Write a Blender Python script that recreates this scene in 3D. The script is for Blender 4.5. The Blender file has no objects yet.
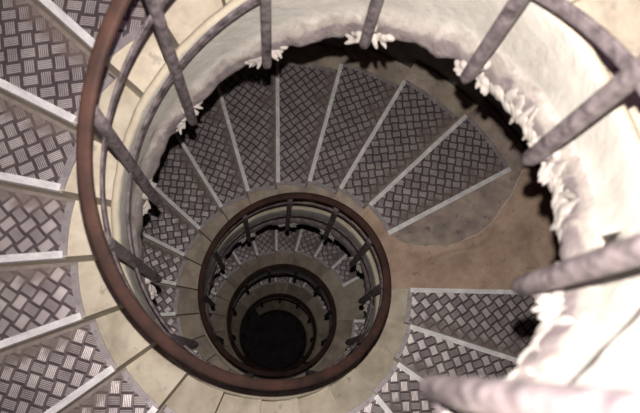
import bpy, bmesh, math, random
from mathutils import Vector, Matrix, noise
random.seed(4)
PI = math.pi
S = 0.7                       # metres per well radius
C = bpy.context.scene.collection

# ------------------------------------------------------------------ camera
CAM = Vector((-0.03243, -0.78021, 3.39193)) * S
FWD = Vector((0.06818144, 0.2405301, -0.96824406))
UP = Vector((-0.01634612, 0.97064153, 0.23997462))
RIGHT = Vector((0.99753902, -0.00053479, 0.07011147))
cd = bpy.data.cameras.new('camera')
cam = bpy.data.objects.new('camera', cd)
C.objects.link(cam)
cam.matrix_world = Matrix(((RIGHT.x, UP.x, -FWD.x, CAM.x), (RIGHT.y, UP.y, -FWD.y, CAM.y),
                           (RIGHT.z, UP.z, -FWD.z, CAM.z), (0, 0, 0, 1)))
cd.sensor_width = 36.0
cd.lens = 639.81 * 36.0 / 640.0
cd.clip_start = 0.02
cd.dof.use_dof = True
cd.dof.focus_distance = 4.3
cd.dof.aperture_fstop = 2.6
bpy.context.scene.camera = cam

# ------------------------------------------------------------------ world
w = bpy.data.worlds.new('world')
bpy.context.scene.world = w
w.use_nodes = True
bg = w.node_tree.nodes['Background']
bg.inputs[0].default_value = (0.78, 0.46, 0.92, 1)
bg.inputs[1].default_value = 0.25

# the camera's own flash, a hand's width above the lens
fl = bpy.data.lights.new('flash', 'SPOT')
fl.energy = 520
fl.color = (1.0, 0.93, 0.87)
fl.shadow_soft_size = 0.012
fl.spot_size = math.radians(118)
fl.spot_blend = 1.0
fo = bpy.data.objects.new('flash', fl)
C.objects.link(fo)
fpos = CAM + UP * 0.125 + RIGHT * 0.0
m = cam.matrix_world.copy()
m.translation = fpos
fo.matrix_world = m

vs = bpy.context.scene.view_settings
vs.view_transform = 'Standard'
vs.look = 'None'
vs.gamma = 1
vs.use_curve_mapping = False
vs.exposure = 0.0

# ------------------------------------------------------------------ stair geometry laws
N = 23                        # angular slots in one turn
D = 2 * PI / N
T0 = 2.41100903               # angle of nosing zero
RISE = 0.225757
RAILR = 0.9014
R_PIN, R_POUT, R_OUT = 1.383, 2.904, 3.22
KMIN, KMAX = -16, 92

def lv0(k):                   # level index of the stair below slot position k (the landing is three slots of one level)
    n = math.floor(k / N)
    r = k - n * N
    if r <= 14: v = r
    elif r <= 17: v = 14 + (r - 14) / 3
    else: v = r - 2
    return v + 21 * n
def smooth(k, sig):
    s = t = 0
    for i in range(-12, 13):
        x = i / 12 * 3 * sig
        ww = math.exp(-x * x / 2 / sig ** 2)
        s += ww * lv0(k + x); t += ww
    return s / t
_t = {}
def table(sig):
    if sig not in _t:
        _t[sig] = [smooth(-20 + i * 0.25, sig) for i in range(int(112 / 0.25))]
    return _t[sig]
def look(k, sig):
    t = table(sig)
    x = (k + 20) / 0.25
    i = int(math.floor(x)); f = x - i
    return t[i] * (1 - f) + t[i + 1] * f
def g(k):  return -RISE * (0.5 * look(k, 2.0) + 0.5 * k * 21 / 23)      # slope line of the railing and stringer
def gc(k): return -RISE * look(k, 0.8)                                   # line through the nosings
def th(k): return T0 + k * D
def pt(R, k, z):
    a = th(k)
    return Vector((R * math.cos(a), R * math.sin(a), z)) * S

# ------------------------------------------------------------------ materials
def mat(name, rough=0.8, metal=0.0):
    m = bpy.data.materials.new(name)
    m.use_nodes = True
    nt = m.node_tree
    b = nt.nodes['Principled BSDF']
    b.inputs['Roughness'].default_value = rough
    b.inputs['Metallic'].default_value = metal
    return m, nt, b
def nd(nt, t, **kw):
    n = nt.nodes.new(t)
    for a, v in kw.items(): setattr(n, a, v)
    return n
def mth(nt, op, a, b=None, c=None):
    n = nd(nt, 'ShaderNodeMath', operation=op)
    for i, v in enumerate((a, b, c)):
        if v is None: continue
        if isinstance(v, (int, float)): n.inputs[i].default_value = v
        else: nt.links.new(v, n.inputs[i])
    return n.outputs[0]
def noise_fac(nt, scale, detail=4, rough=0.6, coord=None, dist=0.0):
    n = nd(nt, 'ShaderNodeTexNoise')
    n.inputs['Scale'].default_value = scale
    n.inputs['Detail'].default_value = detail
    n.inputs['Roughness'].default_value = rough
    n.inputs['Distortion'].default_value = dist
    if coord is None:
        coord = nd(nt, 'ShaderNodeTexCoord').outputs['Object']
    nt.links.new(coord, n.inputs['Vector'])
    return n.outputs['Fac']
def ramp(nt, fac, stops):
    r = nd(nt, 'ShaderNodeValToRGB')
    while len(r.color_ramp.elements) < len(stops): r.color_ramp.elements.new(0.5)
    for e, (p, c) in zip(r.color_ramp.elements, stops):
        e.position = p; e.color = (*c, 1)
    nt.links.new(fac, r.inputs[0])
    return r.outputs[0]
def mix(nt, fac, a, b, mode='MIX'):
    n = nd(nt, 'ShaderNodeMix', data_type='RGBA', blend_type=mode)
    if isinstance(fac, (int, float)): n.inputs[0].default_value = fac
    else: nt.links.new(fac, n.inputs[0])
    for i, v in ((6, a), (7, b)):
        if isinstance(v, tuple): n.inputs[i].default_value = (*v, 1)
        else: nt.links.new(v, n.inputs[i])
    return n.outputs[2]
def bump(nt, b, h, strength=0.3, dist=0.01):
    n = nd(nt, 'ShaderNodeBump')
    n.inputs['Strength'].default_value = strength
    n.inputs['Distance'].default_value = dist
    nt.links.new(h, n.inputs['Height'])
    nt.links.new(n.outputs[0], b.inputs['Normal'])

def stone_mat(name, dark, light, spot, rnd=True, spots=True):
    m, nt, b = mat(name, 0.85)
    co = nd(nt, 'ShaderNodeTexCoord').outputs['Object']
    if rnd:                      # shared meshes: shift the texture from step to step
        oi = nd(nt, 'ShaderNodeObjectInfo')
        mp = nd(nt, 'ShaderNodeVectorMath', operation='ADD')
        cx = nd(nt, 'ShaderNodeCombineXYZ')
        nt.links.new(mth(nt, 'MULTIPLY', oi.outputs['Random'], 37.0), cx.inputs[0])
        nt.links.new(mth(nt, 'MULTIPLY', oi.outputs['Random'], 91.0), cx.inputs[2])
        nt.links.new(co, mp.inputs[0]); nt.links.new(cx.outputs[0], mp.inputs[1])
        co = mp.outputs[0]
    n1 = noise_fac(nt, 5.0, 6, 0.65, co)
    col = ramp(nt, n1, [(0.36, dark), (0.62, light)])
    st = noise_fac(nt, 2.6, 7, 0.7, co, 0.8)
    col = mix(nt, ramp(nt, st, [(0.52, (0, 0, 0)), (0.68, (0.6, 0.6, 0.6))]), col, tuple(0.62 * x for x in dark))
    if spots:
        n2 = noise_fac(nt, 17.0, 3, 0.5, co)
        col = mix(nt, ramp(nt, n2, [(0.64, (0, 0, 0)), (0.72, (0.75, 0.75, 0.75))]), col, spot)
    if rnd:
        v = mth(nt, 'MULTIPLY_ADD', oi.outputs['Random'], 0.22, 0.86)
        cv = nd(nt, 'ShaderNodeCombineColor')
        for i in range(3): nt.links.new(v, cv.inputs[i])
        col = mix(nt, 1.0, col, cv.outputs[0], 'MULTIPLY')
    nt.links.new(col, b.inputs['Base Color'])
    bump(nt, b, noise_fac(nt, 45.0, 5, 0.7, co), 0.35, 0.006)
    return m
M_STONE = stone_mat('cream_stone', (0.38, 0.325, 0.25), (0.55, 0.49, 0.39), (0.30, 0.26, 0.215))
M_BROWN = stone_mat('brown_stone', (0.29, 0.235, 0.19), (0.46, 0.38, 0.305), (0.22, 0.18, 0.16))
M_LAND = stone_mat('landing_stone', (0.34, 0.235, 0.175), (0.50, 0.365, 0.275), (0.20, 0.15, 0.14))
M_PATCH = stone_mat('cement_patch', (0.21, 0.17, 0.155), (0.38, 0.305, 0.25), (0.09, 0.072, 0.085), rnd=False)
M_EDGE = stone_mat('worn_cement_edge', (0.42, 0.34, 0.28), (0.58, 0.48, 0.40), (0.3, 0.25, 0.2), rnd=False, spots=False)
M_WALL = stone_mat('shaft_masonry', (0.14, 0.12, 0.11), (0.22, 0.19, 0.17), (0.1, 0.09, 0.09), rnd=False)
M_MORTAR = stone_mat('pale_mortar', (0.28, 0.25, 0.235), (0.46, 0.42, 0.385), (0.3, 0.26, 0.26), rnd=False, spots=False)

M_DRIP = stone_mat('limewash_drips', (0.27, 0.24, 0.225), (0.44, 0.405, 0.37), (0.3, 0.26, 0.26), rnd=False, spots=False)

def plaster_mat():               # limewashed stringer; its lower roll is bare, stained render
    m, nt, b = mat('limewashed_plaster', 0.8)
    co = nd(nt, 'ShaderNodeTexCoord')
    uv = nd(nt, 'ShaderNodeSeparateXYZ')
    nt.links.new(co.outputs['UV'], uv.inputs[0])
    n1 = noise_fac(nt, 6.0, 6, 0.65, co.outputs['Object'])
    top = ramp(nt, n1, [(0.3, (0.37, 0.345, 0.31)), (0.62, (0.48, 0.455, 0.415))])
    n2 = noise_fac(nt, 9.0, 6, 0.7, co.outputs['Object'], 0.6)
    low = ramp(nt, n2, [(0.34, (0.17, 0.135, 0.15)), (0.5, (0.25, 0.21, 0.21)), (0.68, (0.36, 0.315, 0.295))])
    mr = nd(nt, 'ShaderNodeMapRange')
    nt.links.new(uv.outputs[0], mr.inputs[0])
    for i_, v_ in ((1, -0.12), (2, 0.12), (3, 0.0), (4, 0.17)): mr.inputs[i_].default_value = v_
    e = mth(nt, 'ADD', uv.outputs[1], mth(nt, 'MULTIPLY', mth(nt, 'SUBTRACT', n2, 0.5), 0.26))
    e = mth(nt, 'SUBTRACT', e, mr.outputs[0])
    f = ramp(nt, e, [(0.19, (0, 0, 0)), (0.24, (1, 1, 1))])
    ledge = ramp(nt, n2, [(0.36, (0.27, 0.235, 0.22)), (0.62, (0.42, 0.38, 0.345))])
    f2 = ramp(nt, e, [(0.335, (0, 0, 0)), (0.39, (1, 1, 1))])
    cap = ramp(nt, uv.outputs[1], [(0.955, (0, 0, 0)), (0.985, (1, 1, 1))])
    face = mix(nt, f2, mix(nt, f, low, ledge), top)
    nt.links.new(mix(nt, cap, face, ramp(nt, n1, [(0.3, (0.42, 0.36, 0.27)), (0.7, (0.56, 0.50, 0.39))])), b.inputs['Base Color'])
    bump(nt, b, noise_fac(nt, 28.0, 6, 0.7, co.outputs['Object']), 0.5, 0.012)
    return m
M_PLASTER = plaster_mat()

def plate_mat():                 # five-bar tread plate: groups of five short bars, alternately turned
    m, nt, b = mat('five_bar_tread_plate', 0.42, 0.65)
    co = nd(nt, 'ShaderNodeTexCoord').outputs['Object']
    mp = nd(nt, 'ShaderNodeMapping')
    mp.inputs['Rotation'].default_value = (0, 0, math.radians(45) + D / 2)
    sc = 1 / 0.063
    mp.inputs['Scale'].default_value = (sc, sc, sc)
    nt.links.new(co, mp.inputs[0])
    sx = nd(nt, 'ShaderNodeSeparateXYZ')
    nt.links.new(mp.outputs[0], sx.inputs[0])
    x, y = sx.outputs[0], sx.outputs[1]
    fx, fy = mth(nt, 'FRACT', x), mth(nt, 'FRACT', y)
    par = mth(nt, 'FLOORED_MODULO', mth(nt, 'ADD', mth(nt, 'FLOOR', x), mth(nt, 'FLOOR', y)), 2.0)
    def pick(a, c):              # par ? a : c
        return mth(nt, 'ADD', mth(nt, 'MULTIPLY', a, par), mth(nt, 'MULTIPLY', c, mth(nt, 'SUBTRACT', 1.0, par)))
    s, v = pick(fx, fy), pick(fy, fx)
    ls = mth(nt, 'LESS_THAN', mth(nt, 'ABSOLUTE', mth(nt, 'SUBTRACT', s, 0.5)), 0.455)
    lw = mth(nt, 'LESS_THAN', mth(nt, 'ABSOLUTE', mth(nt, 'SUBTRACT', v, 0.5)), 0.325)
    bars = mth(nt, 'MULTIPLY_ADD', mth(nt, 'COSINE', mth(nt, 'MULTIPLY', mth(nt, 'SUBTRACT', v, 0.5), 2 * PI * 5 / 0.65)), 0.5, 0.5)
    h = mth(nt, 'MULTIPLY', mth(nt, 'MULTIPLY', ls, lw), mth(nt, 'MULTIPLY_ADD', bars, 0.9, 0.1))
    wear = noise_fac(nt, 7.0, 4, 0.6, co)
    lo = ramp(nt, wear, [(0.3, (0.085, 0.064, 0.073)), (0.7, (0.15, 0.121, 0.125))])
    hi = ramp(nt, wear, [(0.3, (0.50, 0.445, 0.455)), (0.7, (0.80, 0.74, 0.71))])
    h = mth(nt, 'POWER', h, 1.3)
    sy = nd(nt, 'ShaderNodeSeparateXYZ')         # grime trodden into the back of the tread
    nt.links.new(co, sy.inputs[0])
    ang = mth(nt, 'ARCTAN2', sy.outputs[1], sy.outputs[0])
    gr = nd(nt, 'ShaderNodeMapRange', interpolation_type='SMOOTHSTEP')
    nt.links.new(mth(nt, 'ADD', ang, mth(nt, 'MULTIPLY', mth(nt, 'SUBTRACT', wear, 0.5), 0.25)), gr.inputs[0])
    for i_, v_ in ((1, -0.70 * D), (2, -0.93 * D), (3, 0.0), (4, 0.75)): gr.inputs[i_].default_value = v_
    dirt = gr.outputs[0]
    nt.links.new(mix(nt, dirt, mix(nt, h, lo, hi), (0.15, 0.115, 0.105)), b.inputs['Base Color'])
    nt.links.new(mth(nt, 'MULTIPLY_ADD', dirt, -0.45, 0.5), b.inputs['Metallic'])
    bump(nt, b, h, 0.3, 0.002)
    tv = nd(nt, 'ShaderNodeCombineXYZ')           # the bars run along x or along y of their group
    r0 = -(math.radians(45) + D / 2)
    inv = par; par = mth(nt, 'SUBTRACT', 1.0, par)
    nt.links.new(mth(nt, 'ADD', mth(nt, 'MULTIPLY', par, math.cos(r0)), mth(nt, 'MULTIPLY', inv, -math.sin(r0))), tv.inputs[0])
    nt.links.new(mth(nt, 'ADD', mth(nt, 'MULTIPLY', par, math.sin(r0)), mth(nt, 'MULTIPLY', inv, math.cos(r0))), tv.inputs[1])
    vt = nd(nt, 'ShaderNodeVectorTransform', vector_type='VECTOR', convert_from='OBJECT', convert_to='WORLD')
    nt.links.new(tv.outputs[0], vt.inputs[0])
    nt.links.new(vt.outputs[0], b.inputs['Tangent'])
    b.inputs['Anisotropic'].default_value = 0.62
    return m
M_PLATE = plate_mat()

def metal_mat(name, a, c, rough, metal, scale=14.0):
    m, nt, b = mat(name, rough, metal)
    nt.links.new(ramp(nt, noise_fac(nt, scale, 5, 0.65), [(0.32, a), (0.68, c)]), b.inputs['Base Color'])
    bump(nt, b, noise_fac(nt, scale * 6, 3, 0.6), 0.15, 0.002)
    return m
M_NOSE = metal_mat('bright_worn_steel', (0.58, 0.565, 0.575), (0.90, 0.88, 0.885), 0.36, 0.25)
M_FRAME = metal_mat('grey_steel', (0.22, 0.195, 0.205), (0.36, 0.33, 0.335), 0.42, 0.3)
M_BACK = metal_mat('tan_worn_steel', (0.15, 0.122, 0.115), (0.27, 0.225, 0.205), 0.5, 0.15)
M_BAL = metal_mat('purple_grey_painted_iron', (0.042, 0.032, 0.037), (0.25, 0.21, 0.218), 0.5, 0.1, 26.0)
M_RAIL = metal_mat('red_brown_handrail', (0.028, 0.018, 0.016), (0.080, 0.039, 0.030), 0.5, 0.0, 7.0)

# ------------------------------------------------------------------ mesh helpers
def link(name, bm, material, parent=None, smooth=False):
    me = bpy.data.meshes.new(name)
    bmesh.ops.recalc_face_normals(bm, faces=bm.faces)
    bm.to_mesh(me); bm.free()
    if material: me.materials.append(material)
    if smooth:
        for p in me.polygons: p.use_smooth = True
    o = bpy.data.objects.new(name, me)
    C.objects.link(o)
    if parent: o.parent = parent
    return o
def empty(name, loc=(0, 0, 0)):
    o = bpy.data.objects.new(name, None)
    o.empty_display_size = 0.2
    o.location = loc
    C.objects.link(o)
    return o

def wedge(bm, R0, R1, a0, a1, z0, z1, seg=6, zb=None, rs=1, joints=()):
    """curved wedge between radii R0..R1 and local angles a0..a1 (units of slots); zb(a) gives a sloping underside"""
    V = {}
    angs = [a0 + (a1 - a0) * i / seg for i in range(seg + 1)]
    for jn in joints:            # narrow joint grooves between slabs
        angs = [a for a in angs if abs(a - jn) > 0.04] + [jn - 0.018, jn - 0.012, jn + 0.012, jn + 0.018]
    angs.sort(); seg = len(angs) - 1
    for i, s in enumerate(angs):
        for j in range(rs + 1):
            R = R0 + (R1 - R0) * j / rs
            c, q = math.cos(s * D) * R * S, math.sin(s * D) * R * S
            V[i, j, 1] = bm.verts.new((c, q, (z1 - (0.02 if any(abs(s - jn) < 0.015 for jn in joints) else 0)) * S))
            V[i, j, 0] = bm.verts.new((c, q, (zb(s) if zb else z0) * S))
    F = bm.faces.new
    for i in range(seg):
        for j in range(rs):
            F((V[i, j, 1], V[i, j + 1, 1], V[i + 1, j + 1, 1], V[i + 1, j, 1]))
            F((V[i, j, 0], V[i + 1, j, 0], V[i + 1, j + 1, 0], V[i, j + 1, 0]))
        F((V[i, 0, 1], V[i + 1, 0, 1], V[i + 1, 0, 0], V[i, 0, 0]))
        F((V[i, rs, 1], V[i, rs, 0], V[i + 1, rs, 0], V[i + 1, rs, 1]))
    for j in range(rs):
        F((V[0, j, 1], V[0, j, 0], V[0, j + 1, 0], V[0, j + 1, 1]))
        F((V[seg, j, 1], V[seg, j + 1, 1], V[seg, j + 1, 0], V[seg, j, 0]))

def radial_bar(bm, R0, R1, a, off0, off1, z0, z1, off0b=None, off1b=None):
    """bar of even width along a radius at local angle a; offsets are tangential distances"""
    ca, sa = math.cos(a * D), math.sin(a * D)
    vs_ = []
    for z in (z0, z1):
        for R, o in ((R0, off0), (R1, off0), (R1, off1), (R0, off1)):
            vs_.append(bm.verts.new(((R * ca - o * sa) * S, (R * sa + o * ca) * S, z * S)))
    for f in ((3, 2, 1, 0), (4, 5, 6, 7), (0, 1, 5, 4), (1, 2, 6, 5), (2, 3, 7, 6), (3, 0, 4, 7)):
        bm.faces.new([vs_[i] for i in f])

def add_screw(bm, R, a, off, z):
    ca, sa = math.cos(a * D), math.sin(a * D)
    mt = Matrix.Translation(Vector(((R * ca - off * sa), (R * sa + off * ca), z)) * S)
    bmesh.ops.create_cone(bm, cap_ends=True, segments=8, radius1=0.006, radius2=0.004, depth=0.004, matrix=mt)

# ------------------------------------------------------------------ the setting
def shaft():
    bm = bmesh.new()
    R, n = 3.26, 96
    zs = [4.6 - i * 0.8 for i in range(31)]
    rows = []
    for z in zs:
        rows.append([bm.verts.new((R * S * math.cos(2 * PI * i / n), R * S * math.sin(2 * PI * i / n), z * S)) for i in range(n)])
    for a, b_ in zip(rows, rows[1:]):
        for i in range(n):
            bm.faces.new((a[i], a[(i + 1) % n], b_[(i + 1) % n], b_[i]))
    o = link('wall_round', bm, M_WALL, smooth=True)
    for p in o.data.polygons: pass
    sm = o.modifiers.new('thick', 'SOLIDIFY'); sm.thickness = 0.25; sm.offset = 1 
    o['kind'] = 'structure'
    bm = bmesh.new()
    bmesh.ops.create_circle(bm, cap_ends=True, segments=96, radius=R * S)
    for v in bm.verts: v.co.z = -19.4 * S
    o = link('floor', bm, stone_mat('unlit_floor', (0.03, 0.026, 0.03), (0.06, 0.05, 0.055), (0.02, 0.02, 0.02), rnd=False))  # darkness of the well bottom is put into the floor colour
    o['kind'] = 'structure'
shaft()

# ------------------------------------------------------------------ staircase
stair = empty('spiral_staircase', pt(0, 0, -19.4))
stair['label'] = 'open-well spiral staircase of stone steps with metal tread plates, winding down into the dark'
stair['category'] = 'staircase'
BASE = Vector((0, 0, -19.4)) * S

PZ = 0.010                       # plate lies proud of the stone
def step_parts(back, landing=False, material_joints=False):
    """meshes of one step with its nosing at local angle 0 and its back at local angle -back"""
    depth = 0.47
    bm = bmesh.new()
    slope = RISE * (21 / 23)
    wedge(bm, 1.02, R_OUT + 0.02, -back - 0.22, 0, 0, 0, seg=int(6 * back), rs=3, joints=(-1.1, -2.0) if material_joints else (),
          zb=lambda a: -depth - (0 if landing else 0) + slope * (-a) * (0.35 if landing else 0.9))
    stone = bm
    # plate
    bm = bmesh.new()
    pw = 0.965
    wedge(bm, R_PIN, R_POUT, -pw, -0.02, 0.0, PZ, seg=8, rs=4)
    plate = bm
    # nosing: bright bar along the front edge
    bm = bmesh.new()
    radial_bar(bm, R_PIN - 0.02, R_POUT + 0.02, 0, -0.036, 0.010, -0.04, PZ + 0.012)
    nose = bm
    # frame: inner arc, outer arc and back bar, each a strip of its own
    frames = []
    for R0, R1 in ((R_PIN - 0.045, R_PIN), (R_POUT, R_POUT + 0.045)):
        bm = bmesh.new()
        wedge(bm, R0, R1, -pw, -0.02, 0.0, PZ + 0.006, seg=8)
        for s in (-0.25, -0.78):
            add_screw(bm, (R0 + R1) / 2, s, 0, PZ + 0.008)
        frames.append(bm)
    bb = bmesh.new()
    if landing: radial_bar(bb, R_PIN - 0.045, R_POUT + 0.045, -pw, -0.050, 0.0, 0.0, PZ + 0.008)
    else: radial_bar(bb, R_PIN - 0.045, R_POUT + 0.045, -pw, -0.018, 0.010, 0.0, PZ + 0.006)
    return stone, plate, nose, frames, bb

def build_step(back, landing, material):
    stone, plate, nose, frames, bb = step_parts(back, landing, landing and material is M_STONE)
    s = link('step', stone, material)
    kids = [link('tread_plate', plate, M_PLATE, s), link('nosing', nose, M_NOSE, s)]
    kids += [link('plate_frame', f, M_FRAME, s) for f in frames]
    kids.append(link('back_bar', bb, M_NOSE if landing else M_BACK, s))
    return s, kids
reg = build_step(1.0, False, M_STONE)
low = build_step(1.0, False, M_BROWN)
lnd = build_step(3.0, True, M_STONE)
lnd2 = build_step(3.0, True, M_LAND)
used = set()
LANDING2 = None
for k in range(KMIN, KMAX):
    r = k % N
    if r in (15, 16): continue
    landing = r == 17
    slot = k + {13: 0.08, 14: 0.13, 17: -0.05}.get(r, 0.0)
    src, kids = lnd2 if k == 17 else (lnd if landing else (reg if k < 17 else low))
    if src in used:
        o = src.copy(); C.objects.link(o)
        for c in kids:
            d = c.copy(); C.objects.link(d); d.parent = o
    else:
        o = src; used.add(src)
    level = math.floor(k / N) * 21 + (r if r <= 14 else r - 2)
    o.parent = stair
    o.location = Vector((0, 0, -RISE * level)) * S - BASE
    o.rotation_euler = (0, 0, th(slot))
    if k == 17: LANDING2 = o
    if landing: o['label'] = 'wide bare stone landing with one tread plate at its front edge'

# cement patch round the plate of the landing in the second turn
def patch():
    z0 = 0.0
    # outline (radius, slots from the nosing of the landing), inner edge follows the wavy worn line
    line = [(1.345, -1.0), (1.35, -1.15), (1.41, -1.38), (1.60, -1.67), (1.76, -1.78), (1.90, -1.87), (2.10, -1.81), (2.29, -1.76),
            (2.46, -1.65), (2.62, -1.50), (2.83, -1.32), (3.02, -1.12), (3.19, -0.98), (3.19, -0.4), (3.19, -0.02), (2.955, -0.02), (2.955, -0.99),
            (2.2, -0.99), (1.40, -0.99)]
    pts = []
    for i, (R, a) in enumerate(line[:-1]):
        R2, a2 = line[i + 1]
        n = 6
        for j in range(n):
            t = j / n
            rr, aa = R + (R2 - R) * t, a + (a2 - a) * t
            if 0 < i < 12: aa += 0.05 * noise.noise(Vector((rr * 7, 3.1, 0))); rr += 0.0
            pts.append((rr, aa))
    pts.append(line[-1])
    bm = bmesh.new()
    top = [bm.verts.new((R * S * math.cos(a * D), R * S * math.sin(a * D), 0.006)) for R, a in pts]
    bot = [bm.verts.new((v.co.x, v.co.y, -0.004)) for v in top]
    bm.faces.new(top); bm.faces.new(bot[::-1])
    for i in range(len(top)):
        j = (i + 1) % len(top)
        bm.faces.new((top[i], bot[i], bot[j], top[j]))
    bmesh.ops.triangulate(bm, faces=bm.faces)
    o = link('cement_patch', bm, M_PATCH, LANDING2)
    o['label'] = 'greyish cement patch with a wavy worn edge'
    # pale lip along the wavy edge
    bm = bmesh.new()
    ed = [p for p in pts[: 6 * 12]]
    pr = None
    for R, a in ed[3:]:
        vsx = []
        for dR, dz in ((-0.3, -0.002), (-0.18, 0.007), (0.18, 0.007), (0.3, 0.002)):
            aa = a + dR * 0.05
            vsx.append(bm.verts.new((R * S * math.cos(aa * D), R * S * math.sin(aa * D), dz)))
        if pr:
            for q in range(3): bm.faces.new((pr[q], pr[q + 1], vsx[q + 1], vsx[q]))
        pr = vsx
    link('worn_lip', bm, M_EDGE, o)
patch()

# stringer: the plastered face round the well
SB = -0.631
def stringer():
    k0, k1, dk = -15.6, 91.0, 0.06
    bm = bmesh.new()
    uvl = bm.loops.layers.uv.new('UVMap')
    rows = []
    n = int((k1 - k0) / dk)
    for i in range(n + 1):
        k = k0 + i * dk
        top, bot = gc(k) + 0.012, g(k) + SB
        H = top - bot
        prof = [(1.055, top - 0.05, 1.0), (1.05, top - 0.010, 1.0), (1.035, top, 1.0), (1.015, top - 0.002, 1.0), (1.004, top - 0.016, .97), (1.0, top - 0.04, .92),
                (1.0, top - H * 0.3, .7), (1.0, top - H * 0.55, .45), (0.998, bot + 0.215, 0.36), (0.984, bot + 0.195, 0.32), (0.976, bot + 0.125, 0.19), (0.970, bot + 0.06, 0.1), (0.978, bot + 0.02, 0.03),
                (0.995, bot, 0.0), (1.05, bot + 0.01, 0.0), (1.12, bot + 0.03, 0.0)]
        row = []
        for j, (R, z, v) in enumerate(prof):
            p = pt(R, k, z)
            amp = 0.004 if j < 8 else (0.009 if j < 11 else 0.014)
            nn = noise.noise(Vector((p.x * 6, p.y * 6, p.z * 6)))
            n2 = noise.noise(Vector((p.x * 19 + 5, p.y * 19, p.z * 12)))
            n3 = noise.noise(Vector((p.x * 47, p.y * 47 + 9, p.z * 20)))
            R2 = R + (amp * nn + amp * 0.8 * n2) / S
            z2 = z + (0 if j < 8 or j > 13 else (0.012 * nn + 0.016 * n2 + 0.014 * n3) / S)
            row.append((bm.verts.new(pt(R2, k, z2)), (k * 0.1, v)))
        rows.append(row)
    for a, b_ in zip(rows, rows[1:]):
        for j in range(len(a) - 1):
            q = (a[j], a[j + 1], b_[j + 1], b_[j])
            f = bm.faces.new([x[0] for x in q])
            for lp, x in zip(f.loops, q): lp[uvl].uv = x[1]
    for row in (rows[0], rows[-1]):
        bm.faces.new([x[0] for x in row])
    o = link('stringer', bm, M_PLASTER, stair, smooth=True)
    o.location = -BASE
    return o
stringer_o = stringer()

# ------------------------------------------------------------------ railing
rail = empty('stair_railing', pt(0, 0, -19.4))
rail['label'] = 'iron railing spiralling round the open well, red-brown handrail on purplish-grey bars'
rail['category'] = 'railing'

def sweep(name, fR, fz, k0, k1, dk, half_w, half_h, p_exp, material, nseg=12):
    bm = bmesh.new()
    rows = []
    n = int(round((k1 - k0) / dk))
    for i in range(n + 1):
        k = k0 + i * dk
        row = []
        for j in range(nseg):
            a = 2 * PI * (j + 0.5) / nseg
            c, s = math.cos(a), math.sin(a)
            x = math.copysign(abs(c) ** (2 / p_exp), c) * half_w
            z = math.copysign(abs(s) ** (2 / p_exp), s) * half_h
            row.append(bm.verts.new(pt(fR(k) + x, k, fz(k) + z)))
        rows.append(row)
    for a, b_ in zip(rows, rows[1:]):
        for j in range(nseg):
            bm.faces.new((a[j], a[(j + 1) % nseg], b_[(j + 1) % nseg], b_[j]))
    bm.faces.new(rows[0]); bm.faces.new(rows[-1][::-1])
    o = link(name, bm, material, rail, smooth=True)
    o.location = -BASE
    return o
H_RAIL, H_M1, H_M2 = 1.06425, 0.7228, 0.1333
sweep('handrail', lambda k: RAILR, lambda k: g(k) + H_RAIL, -15.8, 91, 0.2, 0.034, 0.030, 3.2, M_RAIL)['label'] = 'red-brown handrail'
sweep('middle_rail', lambda k: RAILR + 0.008, lambda k: g(k) + H_M1, -15.8, 91, 0.2, 0.008, 0.028, 6, M_BAL, 16)
sweep('middle_rail', lambda k: RAILR + 0.008, lambda k: g(k) + H_M2, -15.8, 91, 0.2, 0.009, 0.032, 6, M_BAL, 16)

def baluster(k, zfoot):
    """upright bar with a rounded foot hanging past the stringer and a short peg into it"""
    bm = bmesh.new()
    ztop = g(k) + H_RAIL - 0.01
    hw = 0.030
    zs = [(zfoot - 0.006, 0.3), (zfoot + 0.004, 0.7), (zfoot + 0.022, 0.94), (zfoot + 0.05, 1.0)]
    zs += [(zfoot + 0.05 + (ztop - zfoot - 0.05) * i / 6, 1.0) for i in range(1, 7)]
    a = th(k)
    er, et = Vector((math.cos(a), math.sin(a), 0)), Vector((-math.sin(a), math.cos(a), 0))
    rows = []
    nseg = 16
    for z, sc in zs:
        row = []
        for j in range(nseg):
            b_ = 2 * PI * (j + 0.5) / nseg
            c, s = math.cos(b_), math.sin(b_)
            e = 2 / 3.0
            x = math.copysign(abs(c) ** e, c) * hw * sc
            y = math.copysign(abs(s) ** e, s) * hw * sc * 0.92
            row.append(bm.verts.new((er * (RAILR + x) + et * y + Vector((0, 0, z))) * S))
        rows.append(row)
    for p, q in zip(rows, rows[1:]):
        for j in range(nseg):
            bm.faces.new((p[j], p[(j + 1) % nseg], q[(j + 1) % nseg], q[j]))
    bm.faces.new(rows[0]); bm.faces.new(rows[-1][::-1])
    # peg into the stringer
    zc = zfoot + 0.09
    prev = None
    for R in (RAILR, 1.03):
        row = [bm.verts.new((er * R + et * 0.024 * math.cos(2 * PI * j / 10) + Vector((0, 0, zc + 0.024 * math.sin(2 * PI * j / 10)))) * S) for j in range(10)]
        if prev:
            for j in range(10): bm.faces.new((prev[j], prev[(j + 1) % 10], row[(j + 1) % 10], row[j]))
            bm.faces.new(row)
        else: bm.faces.new(row[::-1])
        prev = row
    o = link('baluster', bm, M_BAL, rail, smooth=True)
    o.location = -BASE
    return o

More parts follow.
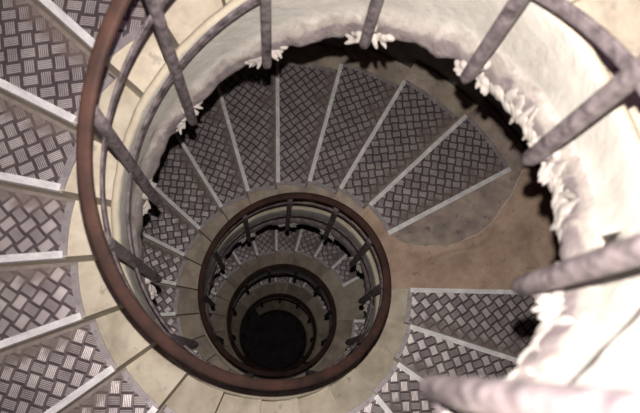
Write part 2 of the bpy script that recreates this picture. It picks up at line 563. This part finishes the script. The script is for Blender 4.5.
def lump(bm, c, ax, ra, rb):
    """one smeared blob of mortar at c with long axis ax"""
    q = ax.to_track_quat('Z', 'Y').to_matrix().to_4x4()
    mt = Matrix.Translation(c) @ q @ Matrix.Diagonal((rb, rb, ra, 1))
    r = bmesh.ops.create_icosphere(bm, subdivisions=2, radius=1.0, matrix=mt)
    for v in r['verts']:
        n_ = noise.noise_vector(v.co * 22)
        v.co += n_ * rb * 0.22
def mortar(k, zfoot, seed, size=1.0, near=True):
    rd = random.Random(seed)
    a = th(k)
    er, et, ez = Vector((math.cos(a), math.sin(a), 0)), Vector((-math.sin(a), math.cos(a), 0)), Vector((0, 0, 1))
    slope = (g(k + 0.5) - g(k - 0.5)) / (D * 1.0)
    bm = bmesh.new()
    def at(t, inn, z):
        return (er * (0.985 - inn) + et * t + ez * (g(k) + SB + slope * t + z)) * S
    # a smeared bed of mortar along the edge, fingers splaying out from the foot
    for i in range(9):
        t = (i - 4) * 0.026 * size
        lump(bm, at(t, 0.012 + rd.uniform(0, .01), 0.03 + rd.uniform(0, .03)), et, 0.020 * size, rd.uniform(0.009, 0.015))
    for i in range(6):
        sg = -1 if i % 2 else 1
        t = sg * (0.035 + 0.022 * (i // 2)) * size + rd.uniform(-.008, .008)
        ax = (-er * 0.55 + et * sg * rd.uniform(0.3, 0.9) - ez * rd.uniform(0.3, 0.8)).normalized()
        lump(bm, at(t, 0.022 + rd.uniform(0, .014), 0.03 + rd.uniform(-.02, .02)), ax, rd.uniform(0.022, 0.036) * size, rd.uniform(0.007, 0.011))
    lump(bm, (er * 0.968 + ez * (zfoot + 0.09)) * S, -er, 0.028, 0.022)
    o = link('mortar_patch', bm, M_MORTAR, stringer_o, smooth=True)
    if near:
        rm = o.modifiers.new('fuse', 'REMESH'); rm.mode = 'VOXEL'; rm.voxel_size = 0.0045; rm.use_smooth_shade = True
    return o

FEET = [(-13.15, 1.805), (-11.23, 1.468), (-8.99, 1.169), (-6.97, 0.842), (-4.77, 0.431), (-2.67, -0.012), (-0.60, -0.446), (1.40, -0.93), (3.38, -1.36),
        (5.50, None), (7.5, None), (9.6, None), (11.7, None), (13.70, None), (15.55, None), (17.48, None), (19.48, None), (21.52, None), (23.49, None)]
k = -15.3
FEET.insert(0, (k, None))
k = 25.5
while k < 90:
    FEET.append((k, None)); k += 2.0
for i, (k, z) in enumerate(FEET):
    if z is None: z = g(k) - 0.585
    baluster(k, z)
    if k < 36: mortar(k, z, i, near=k < 8)

# hanging drips and slumped render along the near lower edge, to the side of the feet
def drips(k0, k1, seed, n):
    rd = random.Random(seed)
    bm = bmesh.new()
    for i in range(n):
        k = k0 + (k1 - k0) * (i + rd.uniform(0.2, .8)) / n
        a = th(k)
        er, et, ez = Vector((math.cos(a), math.sin(a), 0)), Vector((-math.sin(a), math.cos(a), 0)), Vector((0, 0, 1))
        c = (er * (0.984 - rd.uniform(0, 0.008)) + ez * (g(k) + SB + rd.uniform(0.02, 0.11))) * S
        ax = (-er * rd.uniform(0.0, .2) + et * rd.uniform(-.3, .35) - ez).normalized()
        lump(bm, c, ax, rd.uniform(0.035, 0.07), rd.uniform(0.007, 0.012))
    for i in range(n * 2):
        k = k0 + (k1 - k0) * (i + 0.5) / (n * 2)
        a = th(k)
        er, et, ez = Vector((math.cos(a), math.sin(a), 0)), Vector((-math.sin(a), math.cos(a), 0)), Vector((0, 0, 1))
        c = (er * 0.984 + ez * (g(k) + SB + rd.uniform(0.015, 0.04))) * S
        lump(bm, c, et, 0.035, rd.uniform(0.012, 0.02))
    o = link('mortar_drips', bm, M_DRIP, stringer_o, smooth=True)
    rm = o.modifiers.new('fuse', 'REMESH'); rm.mode = 'VOXEL'; rm.voxel_size = 0.004; rm.use_smooth_shade = True
def dark_line():
    """thin dark strip laid across the near face of the stringer"""
    ctl = [(-12.9, -0.44), (-12.4, -0.369), (-11.95, -0.296), (-11.6, -0.205), (-11.2, -0.12), (-10.9, -0.05)]
    bm = bmesh.new()
    prev = None
    for i in range(len(ctl) - 1):
        for j in range(8):
            t = j / 8
            k = ctl[i][0] * (1 - t) + ctl[i + 1][0] * t
            z = ctl[i][1] * (1 - t) + ctl[i + 1][1] * t
            wd = 0.0065 + 0.002 * noise.noise(Vector((k * 6, 0, 0)))
            row = [bm.verts.new(pt(R, k, g(k) + z + o)) for R, o in ((1.01, wd), (0.9925, wd), (0.9925, -wd), (1.01, -wd))]
            if prev:
                for q in range(4): bm.faces.new((prev[q], prev[(q + 1) % 4], row[(q + 1) % 4], row[q]))
            else: bm.faces.new(row)
            prev = row
    bm.faces.new(prev)
    o = link('dark_strip', bm, metal_mat('near_black', (0.010, 0.008, 0.009), (0.022, 0.018, 0.02), 0.9, 0.0), stringer_o)
dark_line()
drips(-8.6, -7.3, 3, 12)
drips(-10.3, -9.1, 5, 11)
drips(-13.4, -11.3, 7, 16)
drips(-15.4, -13.6, 9, 12)
